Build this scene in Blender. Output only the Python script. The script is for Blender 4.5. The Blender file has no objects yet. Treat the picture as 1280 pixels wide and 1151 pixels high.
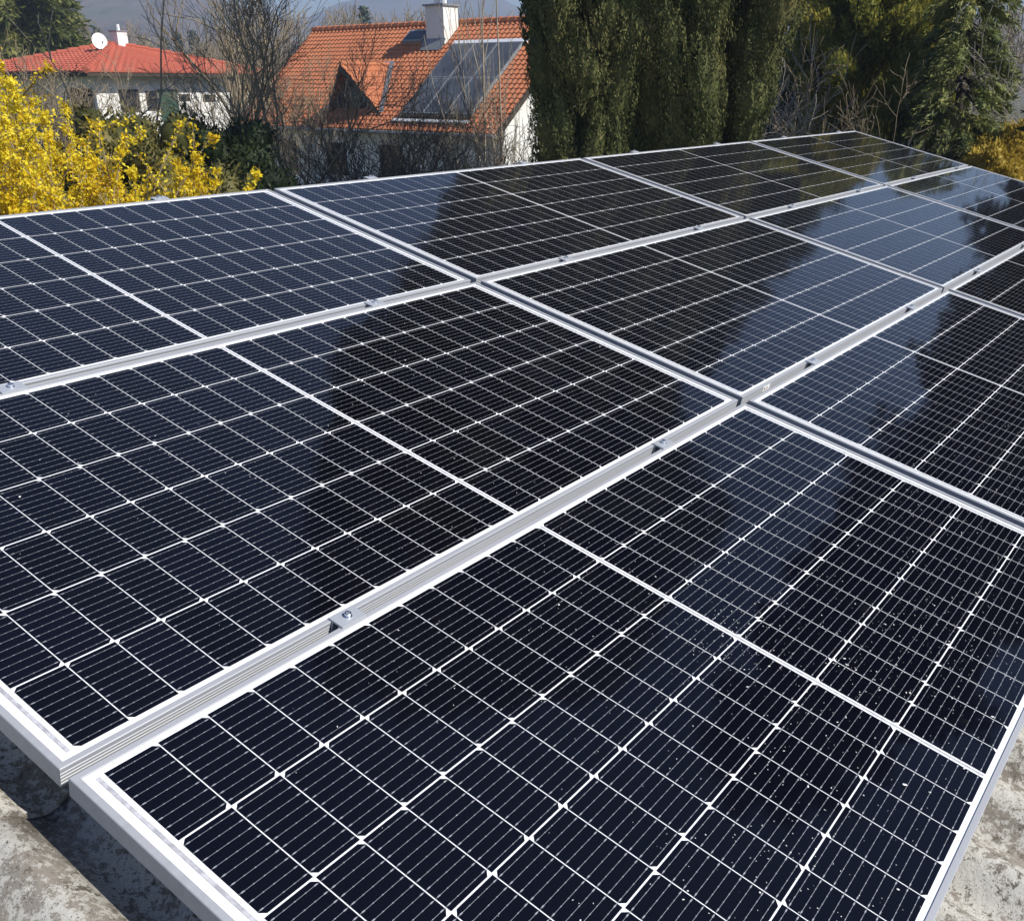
import bpy, math, random
import numpy as np
from mathutils import Vector, Matrix

R = math.radians
C = bpy.context.scene.collection
scene = bpy.context.scene

# ------------------------------------------------------------------ camera, sky, sun, exposure
H = 4.2                                   # eye height above the garden
PITCH = 21.8245
FPX, CX, CY = 1247.21, 737.67, 605.76     # focal length and principal point of the photograph (1280 x 1151)
cam_d = bpy.data.cameras.new('camera')
cam = bpy.data.objects.new('camera', cam_d)
C.objects.link(cam)
cam.location = (0, 0, H)
cam.rotation_euler = (R(90 - PITCH), 0, 0)
cam_d.sensor_width = 36
cam_d.lens = FPX / 1280 * 36
cam_d.shift_x = -(CX - 640) / 1280
cam_d.shift_y = (CY - 575.5) / 1280
cam_d.clip_start = 0.05
cam_d.clip_end = 12000
scene.camera = cam

SUN = Vector((0.845, -0.391, 0.804)).normalized()
world = bpy.data.worlds.new('World')
scene.world = world
world.use_nodes = True
wn = world.node_tree
sky = wn.nodes.new('ShaderNodeTexSky')
sky.sky_type = 'NISHITA'
sky.sun_disc = False
sky.sun_elevation = math.asin(SUN.z)
sky.sun_rotation = math.atan2(SUN.x, SUN.y)
sky.altitude = 400
sky.air_density = 1.0
sky.dust_density = 0.3
sky.ozone_density = 2.0
hs = wn.nodes.new('ShaderNodeHueSaturation')
hs.inputs['Saturation'].default_value = 1.18
hs.inputs['Hue'].default_value = 0.512
wn.links.new(sky.outputs[0], hs.inputs['Color'])
wn.links.new(hs.outputs[0], wn.nodes['Background'].inputs[0])
wn.nodes['Background'].inputs[1].default_value = 0.09
sun_d = bpy.data.lights.new('sun', 'SUN')
sun_d.energy = 5.0
sun_d.angle = R(0.5)
sun_d.color = (1.0, 0.95, 0.87)
sun = bpy.data.objects.new('sun', sun_d)
C.objects.link(sun)
sun.rotation_euler = SUN.to_track_quat('Z', 'Y').to_euler()
scene.view_settings.view_transform = 'Standard'
scene.view_settings.look = 'None'
scene.view_settings.exposure = 0.48
scene.view_settings.gamma = 1.0

# ------------------------------------------------------------------ helpers
cp, sp = math.cos(R(PITCH)), math.sin(R(PITCH))


def ray(x, y):
    a, b = (x - CX) / FPX, (y - CY) / FPX
    return Vector((a, cp - b * sp, -b * cp - sp))


def at(x, y, Y):
    d = ray(x, y)
    return Vector((0, 0, H)) + d * (Y / d.y)


def tag(o, label=None, cat=None, group=None, kind=None):
    if label: o['label'] = label
    if cat: o['category'] = cat
    if group: o['group'] = group
    if kind: o['kind'] = kind
    return o


def empty(name, loc=(0, 0, 0), rot=(0, 0, 0)):
    o = bpy.data.objects.new(name, None)
    o.empty_display_size = 0.1
    C.objects.link(o)
    o.location = loc
    o.rotation_euler = rot
    return o


def mesh_obj(name, verts, faces, mats, parent=None, smooth=False, midx=None):
    me = bpy.data.meshes.new(name)
    me.from_pydata([tuple(v) for v in verts], [], faces)
    for m in (mats if isinstance(mats, (list, tuple)) else [mats]):
        me.materials.append(m)
    if midx is not None:
        me.polygons.foreach_set('material_index', midx)
    if smooth:
        me.polygons.foreach_set('use_smooth', [True] * len(me.polygons))
    me.update()
    o = bpy.data.objects.new(name, me)
    C.objects.link(o)
    if parent: o.parent = parent
    return o


def np_mesh(name, V, F, mat, parent=None, smooth=False):
    """V (n,3) float, F (m,k) int"""
    me = bpy.data.meshes.new(name)
    k = F.shape[1]
    me.vertices.add(len(V))
    me.vertices.foreach_set('co', np.ascontiguousarray(V, dtype=np.float32).ravel())
    me.loops.add(F.size)
    me.loops.foreach_set('vertex_index', np.ascontiguousarray(F, dtype=np.int32).ravel())
    me.polygons.add(len(F))
    me.polygons.foreach_set('loop_start', np.arange(0, F.size, k, dtype=np.int32))
    me.polygons.foreach_set('loop_total', np.full(len(F), k, dtype=np.int32))
    if smooth:
        me.polygons.foreach_set('use_smooth', np.ones(len(F), dtype=bool))
    me.materials.append(mat)
    me.update(calc_edges=True)
    me.validate()
    o = bpy.data.objects.new(name, me)
    C.objects.link(o)
    if parent: o.parent = parent
    return o


class MB:
    def __init__(s):
        s.v, s.f, s.m = [], [], []

    def add(s, verts, faces, mi=0):
        b = len(s.v)
        s.v += [tuple(v) for v in verts]
        s.f += [tuple(b + i for i in f) for f in faces]
        s.m += [mi] * len(faces)

    def box(s, x0, x1, y0, y1, z0, z1, mi=0):
        s.add([(x0, y0, z0), (x1, y0, z0), (x1, y1, z0), (x0, y1, z0), (x0, y0, z1), (x1, y0, z1), (x1, y1, z1), (x0, y1, z1)],
              [(0, 3, 2, 1), (4, 5, 6, 7), (0, 1, 5, 4), (1, 2, 6, 5), (2, 3, 7, 6), (3, 0, 4, 7)], mi)

    def tube(s, pts, radii, n=6, mi=0, cap=True):
        rings = []
        for i, p in enumerate(pts):
            p = Vector(p)
            d = (Vector(pts[min(i + 1, len(pts) - 1)]) - Vector(pts[max(i - 1, 0)]))
            d.normalize()
            a = d.cross(Vector((0, 0, 1)))
            if a.length < 1e-3: a = Vector((1, 0, 0))
            a.normalize()
            b = d.cross(a)
            r = radii[i] if isinstance(radii, (list, tuple)) else radii
            rings.append([p + (a * math.cos(t) + b * math.sin(t)) * r for t in [2 * math.pi * k / n for k in range(n)]])
        vs = [q for ring in rings for q in ring]
        fs = []
        for i in range(len(pts) - 1):
            for k in range(n):
                fs.append((i * n + k, i * n + (k + 1) % n, (i + 1) * n + (k + 1) % n, (i + 1) * n + k))
        if cap:
            fs.append(tuple(range(n - 1, -1, -1)))
            fs.append(tuple((len(pts) - 1) * n + k for k in range(n)))
        s.add(vs, fs, mi)

    def build(s, name, mats, parent=None, smooth=False):
        return mesh_obj(name, s.v, s.f, mats, parent, smooth, s.m)


# ------------------------------------------------------------------ materials
def mat(name, col=(0.5, 0.5, 0.5), rough=0.6, metal=0.0, spec=0.5):
    m = bpy.data.materials.new(name)
    m.use_nodes = True
    b = m.node_tree.nodes['Principled BSDF']
    b.inputs['Base Color'].default_value = (*col, 1)
    b.inputs['Roughness'].default_value = rough
    b.inputs['Metallic'].default_value = metal
    b.inputs['Specular IOR Level'].default_value = spec
    return m


def N(m, t, **kw):
    n = m.node_tree.nodes.new(t)
    for k, v in kw.items():
        setattr(n, k, v)
    return n


def L(m, a, b):
    m.node_tree.links.new(a, b)


def bsdf(m):
    return m.node_tree.nodes['Principled BSDF']


def ramp(m, fac, stops):
    r = N(m, 'ShaderNodeValToRGB')
    e = r.color_ramp.elements
    while len(e) < len(stops): e.new(0.5)
    for i, (p, c) in enumerate(stops):
        e[i].position = p
        e[i].color = (*c, 1)
    L(m, fac, r.inputs[0])
    return r.outputs[0]


def noise(m, scale, detail=4, rough=0.55, coord='Object', vec=None, stretch=None):
    t = N(m, 'ShaderNodeTexCoord')
    out = vec or t.outputs[coord]
    if stretch:
        mp = N(m, 'ShaderNodeMapping')
        mp.inputs['Scale'].default_value = stretch
        L(m, out, mp.inputs[0])
        out = mp.outputs[0]
    n = N(m, 'ShaderNodeTexNoise')
    n.inputs['Scale'].default_value = scale
    n.inputs['Detail'].default_value = detail
    n.inputs['Roughness'].default_value = rough
    L(m, out, n.inputs['Vector'])
    return n.outputs['Fac']


def bump(m, h, strength=0.4, dist=0.01):
    b = N(m, 'ShaderNodeBump')
    b.inputs['Strength'].default_value = strength
    b.inputs['Distance'].default_value = dist
    L(m, h, b.inputs['Height'])
    L(m, b.outputs[0], bsdf(m).inputs['Normal'])


def mixc(m, fac, a, b, mode='MIX'):
    x = N(m, 'ShaderNodeMix', data_type='RGBA', blend_type=mode)
    for sock, v in ((x.inputs[0], fac), (x.inputs[6], a), (x.inputs[7], b)):
        if isinstance(v, (int, float)): sock.default_value = v
        elif isinstance(v, tuple): sock.default_value = (*v, 1)
        else: L(m, v, sock)
    return x.outputs[2]


def noisy(name, stops, scale, rough=0.8, detail=5, bs=0.0, bscale=None, bd=0.01, spec=0.3, stretch=None):
    m = mat(name, rough=rough, spec=spec)
    L(m, ramp(m, noise(m, scale, detail, stretch=stretch), stops), bsdf(m).inputs['Base Color'])
    if bs: bump(m, noise(m, bscale or scale * 3, 5), bs, bd)
    return m


def glassy(m, rough=0.03, ior=1.31, dirt=True):
    b = bsdf(m)
    b.inputs['Coat Weight'].default_value = 1.0
    b.inputs['Coat IOR'].default_value = ior
    b.inputs['Coat Roughness'].default_value = rough
    if dirt:
        g = N(m, 'ShaderNodeNewGeometry')
        n = noise(m, 2.2, 6, 0.65, vec=g.outputs['Position'])
        mr = N(m, 'ShaderNodeMapRange')
        mr.inputs[1].default_value, mr.inputs[2].default_value = 0.35, 0.75
        mr.inputs[3].default_value, mr.inputs[4].default_value = rough * 0.7, rough * 2.2
        L(m, n, mr.inputs[0])
        L(m, mr.outputs[0], b.inputs['Coat Roughness'])


def foliage(name, stops, scale=0.9, rough=0.55, trans=0.25, spec=0.25, per=0.5):
    """leaf colour: clumps of tone from noise plus a random tone per leaf"""
    m = mat(name, rough=rough, spec=spec)
    g = N(m, 'ShaderNodeNewGeometry')
    n = noise(m, scale, 3)
    mx = N(m, 'ShaderNodeMath', operation='MULTIPLY_ADD')
    L(m, g.outputs['Random Per Island'], mx.inputs[0])
    mx.inputs[1].default_value = per
    L(m, n, mx.inputs[2])
    sb = N(m, 'ShaderNodeMath', operation='SUBTRACT')
    L(m, mx.outputs[0], sb.inputs[0])
    sb.inputs[1].default_value = per / 2
    col = ramp(m, sb.outputs[0], stops)
    L(m, col, bsdf(m).inputs['Base Color'])
    if trans:
        t = N(m, 'ShaderNodeBsdfTranslucent')
        L(m, col, t.inputs[0])
        ms = N(m, 'ShaderNodeMixShader')
        ms.inputs[0].default_value = trans
        L(m, bsdf(m).outputs[0], ms.inputs[1])
        L(m, t.outputs[0], ms.inputs[2])
        L(m, ms.outputs[0], m.node_tree.nodes['Material Output'].inputs[0])
    return m


M = {}
M['alu'] = mat('anodised_aluminium', (0.62, 0.63, 0.65), 0.5, 0.18, 0.35)
_n = noise(M['alu'], 60, 3, stretch=(0.03, 1, 1))
L(M['alu'], ramp(M['alu'], _n, [(0.3, (0.32, 0.33, 0.35)), (0.7, (0.37, 0.38, 0.40))]), bsdf(M['alu']).inputs['Base Color'])
M['steel'] = mat('galvanised_steel', (0.46, 0.48, 0.51), 0.42, 0.4)
M['bolt'] = mat('bolt_steel', (0.75, 0.76, 0.78), 0.2, 1.0)
M['backsheet'] = mat('white_backsheet', (0.80, 0.81, 0.82), 0.5)
glassy(M['backsheet'])
m = M['cell'] = mat('silicon_cell', (0.005, 0.006, 0.012), 0.5, 0, 0.0)
g_ = N(m, 'ShaderNodeNewGeometry')
cellcol = ramp(m, g_.outputs['Random Per Island'], [(0.0, (0.0018, 0.0019, 0.0032)), (1.0, (0.0032, 0.0035, 0.0075))])
oi = N(m, 'ShaderNodeObjectInfo')
L(m, mixc(m, oi.outputs['Random'], cellcol, (0.0026, 0.003, 0.0065)), bsdf(m).inputs['Base Color'])
glassy(m, 0.035)
M['ribbon'] = mat('tinned_ribbon', (0.36, 0.37, 0.39), 0.45, 0.3)
glassy(M['ribbon'])
M['end_ribbon'] = noisy('end_ribbon_tin', [(0.35, (0.30, 0.30, 0.32)), (0.65, (0.50, 0.50, 0.52))], 90, 0.5)
glassy(M['end_ribbon'])
M['sticker'] = mat('white_sticker', (0.85, 0.85, 0.84), 0.6)
M['ink'] = mat('black_ink', (0.03, 0.03, 0.03), 0.6)
M['flake'] = mat('pale_dust', (0.75, 0.74, 0.70), 0.8)

m = M['cement'] = mat('lichened_fibre_cement', rough=0.92, spec=0.2)
base = ramp(m, noise(m, 4.0, 8, 0.62), [(0.34, (0.165, 0.145, 0.12)), (0.5, (0.24, 0.215, 0.18)), (0.66, (0.30, 0.275, 0.235))])
patch = noise(m, 7.0, 6, 0.6)
fine = noise(m, 75, 10, 0.75)
ad = N(m, 'ShaderNodeMath', operation='MULTIPLY_ADD')
L(m, patch, ad.inputs[0]); ad.inputs[1].default_value = 0.9; L(m, fine, ad.inputs[2])
lich = ramp(m, ad.outputs[0], [(0.90, (0, 0, 0)), (0.955, (1, 1, 1))])
c1 = mixc(m, lich, base, (0.50, 0.485, 0.44))
l2 = ramp(m, noise(m, 150, 6, 0.7), [(0.57, (0, 0, 0)), (0.62, (1, 1, 1))])
c1 = mixc(m, l2, c1, (0.43, 0.415, 0.37))
dark = ramp(m, noise(m, 34, 10, 0.75), [(0.38, (1, 1, 1)), (0.44, (0, 0, 0))])
c2 = mixc(m, dark, c1, (0.12, 0.105, 0.085))
sp_ = ramp(m, noise(m, 190, 5, 0.65), [(0.36, (1, 1, 1)), (0.42, (0, 0, 0))])
c3 = mixc(m, sp_, c2, (0.15, 0.13, 0.10))
L(m, c3, bsdf(m).inputs['Base Color'])
bump(m, noise(m, 70, 10, 0.75), 0.9, 0.006)

M['white_wall'] = noisy('white_render', [(0.3, (0.66, 0.65, 0.61)), (0.7, (0.76, 0.75, 0.71))], 1.5, 0.9, bs=0.1, bscale=60)
M['cream_wall'] = noisy('cream_render', [(0.3, (0.64, 0.61, 0.54)), (0.7, (0.74, 0.71, 0.63))], 1.2, 0.9, bs=0.1, bscale=60)
M['grey_wall'] = noisy('grey_render', [(0.3, (0.30, 0.30, 0.29)), (0.7, (0.40, 0.39, 0.38))], 3, 0.9)
M['dark_glass'] = mat('window_glass', (0.02, 0.025, 0.03), 0.06)
M['dark_wood'] = noisy('dark_timber', [(0.3, (0.035, 0.028, 0.022)), (0.7, (0.07, 0.055, 0.042))], 6, 0.8, stretch=(8, 8, 1))
M['green_wood'] = noisy('green_timber', [(0.3, (0.03, 0.06, 0.04)), (0.7, (0.05, 0.085, 0.06))], 6, 0.6)
M['lead'] = noisy('lead_sheet', [(0.3, (0.16, 0.17, 0.18)), (0.7, (0.26, 0.27, 0.28))], 8, 0.6)
M['white_metal'] = mat('white_sheet_metal', (0.75, 0.76, 0.77), 0.45)
M['dish'] = mat('white_dish', (0.82, 0.82, 0.80), 0.5)
M['collector'] = mat('collector_glass', (0.06, 0.066, 0.075), 0.35, 0.0, 0.5)
L(M['collector'], ramp(M['collector'], noise(M['collector'], 1.2, 3), [(0.35, (0.05, 0.055, 0.062)), (0.7, (0.11, 0.118, 0.13))]), bsdf(M['collector']).inputs['Base Color'])


def tile_mat(name, a, b, c):
    m = mat(name, rough=0.75, spec=0.3)
    n1 = noise(m, 0.5, 5, 0.6)
    n2 = noise(m, 9, 3, 0.6)
    col = mixc(m, n2, ramp(m, n1, [(0.35, a), (0.65, b)]), c)
    L(m, col, bsdf(m).inputs['Base Color'])
    bump(m, noise(m, 40, 4), 0.25, 0.01)
    return m


M['tile_orange'] = tile_mat('orange_clay_tile', (0.47, 0.17, 0.072), (0.55, 0.215, 0.095), (0.35, 0.11, 0.052))
M['tile_red'] = tile_mat('red_clay_tile', (0.47, 0.12, 0.07), (0.53, 0.155, 0.095), (0.38, 0.09, 0.055))
M['bark'] = noisy('grey_brown_bark', [(0.3, (0.05, 0.042, 0.034)), (0.7, (0.13, 0.11, 0.09))], 14, 0.95)
M['bark_dark'] = noisy('dark_bark', [(0.3, (0.022, 0.019, 0.016)), (0.7, (0.06, 0.05, 0.042))], 14, 0.95)
M['bark_pale'] = noisy('pale_bark', [(0.3, (0.20, 0.17, 0.13)), (0.7, (0.36, 0.31, 0.24))], 10, 0.9)
M['twig'] = noisy('tan_twig', [(0.3, (0.19, 0.15, 0.10)), (0.7, (0.34, 0.275, 0.185))], 3, 0.85)
M['twig_grey'] = noisy('grey_twig', [(0.3, (0.22, 0.195, 0.17)), (0.7, (0.44, 0.40, 0.35))], 3, 0.85)
M['ground'] = mat('garden_grass', rough=0.95, spec=0.1)
L(M['ground'], mixc(M['ground'], ramp(M['ground'], noise(M['ground'], 0.35, 6, 0.65), [(0.4, (0, 0, 0)), (0.62, (1, 1, 1))]), (0.055, 0.075, 0.022), (0.13, 0.105, 0.06)), bsdf(M['ground']).inputs['Base Color'])
bump(M['ground'], noise(M['ground'], 9, 6), 0.8, 0.08)
M['hill'] = noisy('wooded_hill', [(0.35, (0.085, 0.07, 0.062)), (0.5, (0.125, 0.10, 0.085)), (0.65, (0.085, 0.088, 0.06))], 0.02, 0.95, detail=9, spec=0.05)

M['cypress'] = foliage('cypress_foliage', [(0.25, (0.050, 0.062, 0.024)), (0.5, (0.095, 0.108, 0.040)), (0.72, (0.14, 0.14, 0.052)), (0.86, (0.175, 0.145, 0.06))], 1.1, per=0.6, trans=0.06, spec=0.06)
M['spruce'] = foliage('spruce_foliage', [(0.25, (0.055, 0.075, 0.022)), (0.5, (0.15, 0.17, 0.045)), (0.75, (0.26, 0.25, 0.075))], 0.5, trans=0.35)
M['dark_yew'] = foliage('yew_foliage', [(0.25, (0.012, 0.022, 0.009)), (0.5, (0.024, 0.038, 0.013)), (0.8, (0.045, 0.060, 0.02))], 1.2)
M['hedge'] = foliage('box_foliage', [(0.25, (0.045, 0.052, 0.018)), (0.5, (0.11, 0.105, 0.032)), (0.8, (0.18, 0.15, 0.045))], 1.0)
M['gold_thuja'] = foliage('golden_thuja_foliage', [(0.25, (0.11, 0.14, 0.038)), (0.5, (0.27, 0.275, 0.062)), (0.75, (0.52, 0.43, 0.085))], 0.6, per=0.45, trans=0.35)
M['hemlock'] = foliage('hemlock_foliage', [(0.25, (0.07, 0.10, 0.036)), (0.5, (0.19, 0.22, 0.07)), (0.8, (0.32, 0.31, 0.10))], 0.9)
M['gold_bush'] = foliage('golden_cypress_foliage', [(0.25, (0.34, 0.25, 0.04)), (0.5, (0.52, 0.39, 0.06)), (0.8, (0.64, 0.50, 0.10))], 1.4, trans=0.4)
M['forsythia'] = foliage('forsythia_flower', [(0.2, (0.66, 0.44, 0.014)), (0.5, (0.82, 0.67, 0.03)), (0.85, (0.88, 0.78, 0.07))], 1.2, trans=0.45, per=0.6)
M['far_conifer'] = foliage('far_conifer_foliage', [(0.3, (0.03, 0.045, 0.025)), (0.7, (0.06, 0.075, 0.04))], 0.4, trans=0)

# ------------------------------------------------------------------ ground
gs = 5000
ground = mesh_obj('ground', [(-gs, -gs, 0), (gs, -gs, 0), (gs, gs, 0), (-gs, gs, 0)], [(0, 1, 2, 3)], M['ground'])
tag(ground, kind='structure')

# ------------------------------------------------------------------ the panel plane
U = Vector((0.559752, 0.828660, 0.0))
V = Vector((0.804740, -0.543594, -0.238535))
W = Vector((0.197664, -0.133520, 0.971134))
P0 = Vector((-2.41659, 2.26741, H - 0.37310))
PROT = Matrix((U, -V, W)).transposed().to_euler()


def pt(u, v, w=0.0):
    return P0 + U * u + V * v + W * w


# ---- shed roof under the panels: corrugated fibre cement sheets
WAVE, AMP = 0.177, 0.0255
CREST = -0.100                                  # height of the wave crests below the glass


def wave_z(u):
    return CREST - AMP + AMP * math.cos(2 * math.pi * (u + 0.075) / WAVE)


shed = empty('shed', pt(4.2, 1.6, 0) * 1.0)
shed.location.z = 0
tag(shed, 'low shed with grey lichened corrugated roof carrying all the solar panels', 'shed')


def to_parent(o, p):
    o.parent = p
    o.matrix_parent_inverse = Matrix.Translation(-Vector(p.location))
    return o


rng = random.Random(5)


def sheet(u0, u1, v0, v1, lift, rear=False):
    u1 = min(u1, 8.44)
    nu = int(round((u1 - u0) / WAVE * 16))
    nv = max(2, int((v1 - v0) / 0.25))
    vs, fs = [], []
    for side in (0, 1):
        for j in range(nv + 1):
            for i in range(nu + 1):
                u = u0 + (u1 - u0) * i / nu
                v = v0 + (v1 - v0) * j / nv
                w = wave_z(u) + lift * (j / nv) + 0.008 * (i / nu) - (0.0065 if side else 0)
                if rear:
                    q = P0 + U * u + W * w
                    q = pt(u, -0.13, w) + Vector((-V.x, -V.y, V.z)) * (v)
                else:
                    q = pt(u, v, w)
                vs.append(q)
    n1 = (nu + 1) * (nv + 1)
    for j in range(nv):
        for i in range(nu):
            a = j * (nu + 1) + i
            fs.append((a, a + nu + 1, a + nu + 2, a + 1))
            b = a + n1
            fs.append((b, b + 1, b + nu + 2, b + nu + 1))
    for i in range(nu):
        for j, fl in ((0, 0), (nv, 1)):
            a = j * (nu + 1) + i
            f = (a, a + 1, a + 1 + n1, a + n1)
            fs.append(f if not fl else f[::-1])
    for j in range(nv):
        for i, fl in ((0, 1), (nu, 0)):
            a = j * (nu + 1) + i
            f = (a, a + nu + 1, a + nu + 1 + n1, a + n1)
            fs.append(f[::-1] if fl else f)
    o = mesh_obj('roof_sheet', vs, fs, M['cement'], smooth=True)
    for k, p in enumerate(o.data.polygons):
        if k >= 2 * nu * nv: p.use_smooth = False
    return to_parent(o, shed)


SW = 5 * WAVE
k0 = 0.86 - 2 * SW
for k in range(11):
    a = k0 + k * SW
    sheet(a - 0.05, a + SW, -0.13, 2.035, 0.010)
    sheet(a - 0.05, a + SW, 1.90, 3.95, 0.0)
    if k % 3 == 0:
        sheet(a - 0.05, a + 3 * SW, 0, 2.6, 0, True)
mb = MB()
ridge = [pt(k0 - 0.05, -0.14, CREST - 0.02), pt(8.44, -0.14, CREST - 0.02)]
prof = [(-0.22, -0.03), (-0.1, 0.02), (0, 0.04), (0.1, 0.02), (0.22, -0.03)]
vs = []
hv = Vector((V.x, V.y, 0)).normalized()
for e in ridge:
    for a, b in prof:
        vs.append(e + hv * a + Vector((0, 0, b - abs(a) * 0.12)))
mb.add(vs, [(i, i + 1, i + 6, i + 5) for i in range(4)])
to_parent(mb.build('ridge_cap', M['cement']), shed)
mb = MB()
wl = [pt(k0 + 0.1, 3.6, -0.25), pt(8.3, 3.6, -0.25), pt(8.3, -0.3, -0.25), pt(k0 + 0.1, -0.3, -0.25)]
back = [pt(8.3, -0.3, -0.25) - hv * 2.3, pt(k0 + 0.1, -0.3, -0.25) - hv * 2.3]
for b in back: b.z = wl[0].z + 0.3
loop = [wl[0], wl[1], wl[2], back[0], back[1], wl[3]]
vs = [Vector((p.x, p.y, 0)) for p in loop] + loop
mb.add(vs, [(i, (i + 1) % 6, (i + 1) % 6 + 6, i + 6) for i in range(6)])
to_parent(mb.build('wall', M['cream_wall']), shed)

# ---- mounting rails
PL, PW, GU, GV = 2.094, 1.038, 0.030, 0.0206
RAIL_U = [0.52, 1.63, 2.645, 3.72, 4.80, 5.86, 6.97, 8.10]
ORD = ['first', 'second', 'third', 'fourth', 'fifth', 'sixth', 'seventh', 'eighth']
mb = MB()
x, zt = 0.02, -0.0355
prof = [(-x, zt), (-0.006, zt), (-0.006, zt - 0.012), (0.006, zt - 0.012), (0.006, zt), (x, zt), (x, zt - 0.04), (-x, zt - 0.04)]
v0r, v1r = -0.075, 3.20
mb.add([(a, -v0r, b) for a, b in prof] + [(a, -v1r, b) for a, b in prof], [(i, (i + 1) % 8, (i + 1) % 8 + 8, i + 8) for i in range(8)] + [tuple(range(8)), tuple(range(15, 7, -1))])
for i, u in enumerate(RAIL_U):
    if i == 0:
        ro = mb.build('mounting_rail', M['steel'])
        rail_me = ro.data
    else:
        ro = bpy.data.objects.new('mounting_rail', rail_me)
        C.objects.link(ro)
    ro.location = pt(u, 0)
    ro.rotation_euler = PROT
    tag(ro, 'aluminium mounting rail running downslope under the panels, %s from the left' % ORD[i], 'rail', 'rails carrying the solar panels')

# ------------------------------------------------------------------ solar panels
EV, EU, MID = 0.0205, 0.0368, 0.012
PU = (PL - 2 * EU - MID) / 24
PV = (PW - 2 * EV) / 6
GLZ = -0.0022


def build_panel():
    root = empty('photovoltaic_module')
    # frame: profile swept round the rectangle with mitred corners; the long sides are ribbed
    ridge_z = [-0.0085, -0.0145, -0.0205, -0.0265]
    prof = [(0.0, -0.035), (0.0, -0.031)]
    for z in reversed(ridge_z):
        prof += [(0.0, z - 0.0022), (0.0009, z - 0.0014), (0.0009, z + 0.0014), (0.0, z + 0.0022)]
    prof += [(0.0, -0.0012), (0.0012, 0.0), (0.0105, 0.0), (0.0112, -0.0008), (0.0112, -0.0045), (0.0022, -0.0045), (0.0022, -0.033), (0.026, -0.033), (0.026, -0.035)]
    mb = MB()
    cor = [(0, 0, 1, -1), (PL, 0, -1, -1), (PL, -PW, -1, 1), (0, -PW, 1, 1)]
    n = len(prof)
    for s in range(4):
        a, b = cor[s], cor[(s + 1) % 4]
        long_side = s in (0, 2)
        vs = []
        for c in (a, b):
            for d, z in prof:
                if not long_side and -0.03 < z < -0.005 and d < 0.0015: d = 0.0
                vs.append((c[0] + c[2] * d, c[1] + c[3] * d, z))
        mb.add(vs, [(i, i + n, (i + 1) % n + n, (i + 1) % n) for i in range(n)])
    mb.build('frame', M['alu'], root)
    # backsheet seen between the cells
    z = GLZ - 0.0006
    mb = MB()
    mb.add([(0.0105, -0.0105, z), (PL - 0.0105, -0.0105, z), (PL - 0.0105, -PW + 0.0105, z), (0.0105, -PW + 0.0105, z)], [(3, 2, 1, 0)])
    mb.box(0.0225, PL - 0.0225, -PW + 0.0225, -0.0225, z - 0.005, z - 0.001)
    mb.build('backsheet', M['backsheet'], root)
    # half cells with two clipped corners
    mb = MB()
    z = GLZ - 0.0003
    ch = 0.0075
    gu, gv = 0.0009, 0.0014

    def ustart(i): return EU + i * PU + (MID if i >= 12 else 0)
    for i in range(24):
        for j in range(6):
            x0, x1 = ustart(i) + gu, ustart(i) + PU - gu
            y1, y0 = -(EV + j * PV + gv), -(EV + (j + 1) * PV - gv)
            right = (j % 2 == 0) == (i < 12)
            if right:
                p = [(x0, y0, z), (x1 - ch, y0, z), (x1, y0 + ch, z), (x1, y1 - ch, z), (x1 - ch, y1, z), (x0, y1, z)]
            else:
                p = [(x0 + ch, y0, z), (x1, y0, z), (x1, y1, z), (x0 + ch, y1, z), (x0, y1 - ch, z), (x0, y0 + ch, z)]
            mb.add(p, [tuple(range(6))])
    mb.build('solar_cells', M['cell'], root)
    # busbar ribbons with their solder pads
    mb = MB()
    z = GLZ
    for h in (0, 1):
        xa, xb = (EU - 0.004, EU + 12 * PU + 0.003) if h == 0 else (EU + 12 * PU + MID - 0.003, EU + 24 * PU + MID + 0.004)
        for j in range(6):
            for b in range(9):
                y = -(EV + gv + j * PV + (PV - 2 * gv) * (b + 0.5) / 9)
                hw = 0.00029
                mb.add([(xa, y - hw, z), (xb, y - hw, z), (xb, y + hw, z), (xa, y + hw, z)], [(0, 1, 2, 3)])
                for i in range(12):
                    s = ustart(i + 12 * h)
                    for t, lw, pw in ((0.085, 0.0026, 0.0010), (0.29, 0.001, 0.0007), (0.5, 0.001, 0.0008), (0.71, 0.001, 0.0007), (0.915, 0.0026, 0.0010)):
                        xx = s + PU * t
                        mb.add([(xx - lw, y - pw, z + 0.0001), (xx + lw, y - pw, z + 0.0001), (xx + lw, y + pw, z + 0.0001), (xx - lw, y + pw, z + 0.0001)], [(0, 1, 2, 3)])
    mb.build('busbar_ribbons', M['ribbon'], root)
    mb = MB()
    for xa, xb in ((EU - 0.0125, EU - 0.0065), (PL - EU + 0.0065, PL - EU + 0.0125), (PL / 2 - 0.0018, PL / 2 + 0.0018)):
        mb.add([(xa, -PW + EV + 0.003, z + 0.0002), (xb, -PW + EV + 0.003, z + 0.0002), (xb, -EV - 0.003, z + 0.0002), (xa, -EV - 0.003, z + 0.0002)], [(0, 1, 2, 3)])
    mb.build('cross_ribbon', M['end_ribbon'], root)
    return root


def copy_tree(o, parent=None):
    c = o.copy()
    C.objects.link(c)
    if parent: c.parent = parent
    for ch in [x for x in C.objects if x.parent == o]:
        copy_tree(ch, c)
    return c


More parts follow.
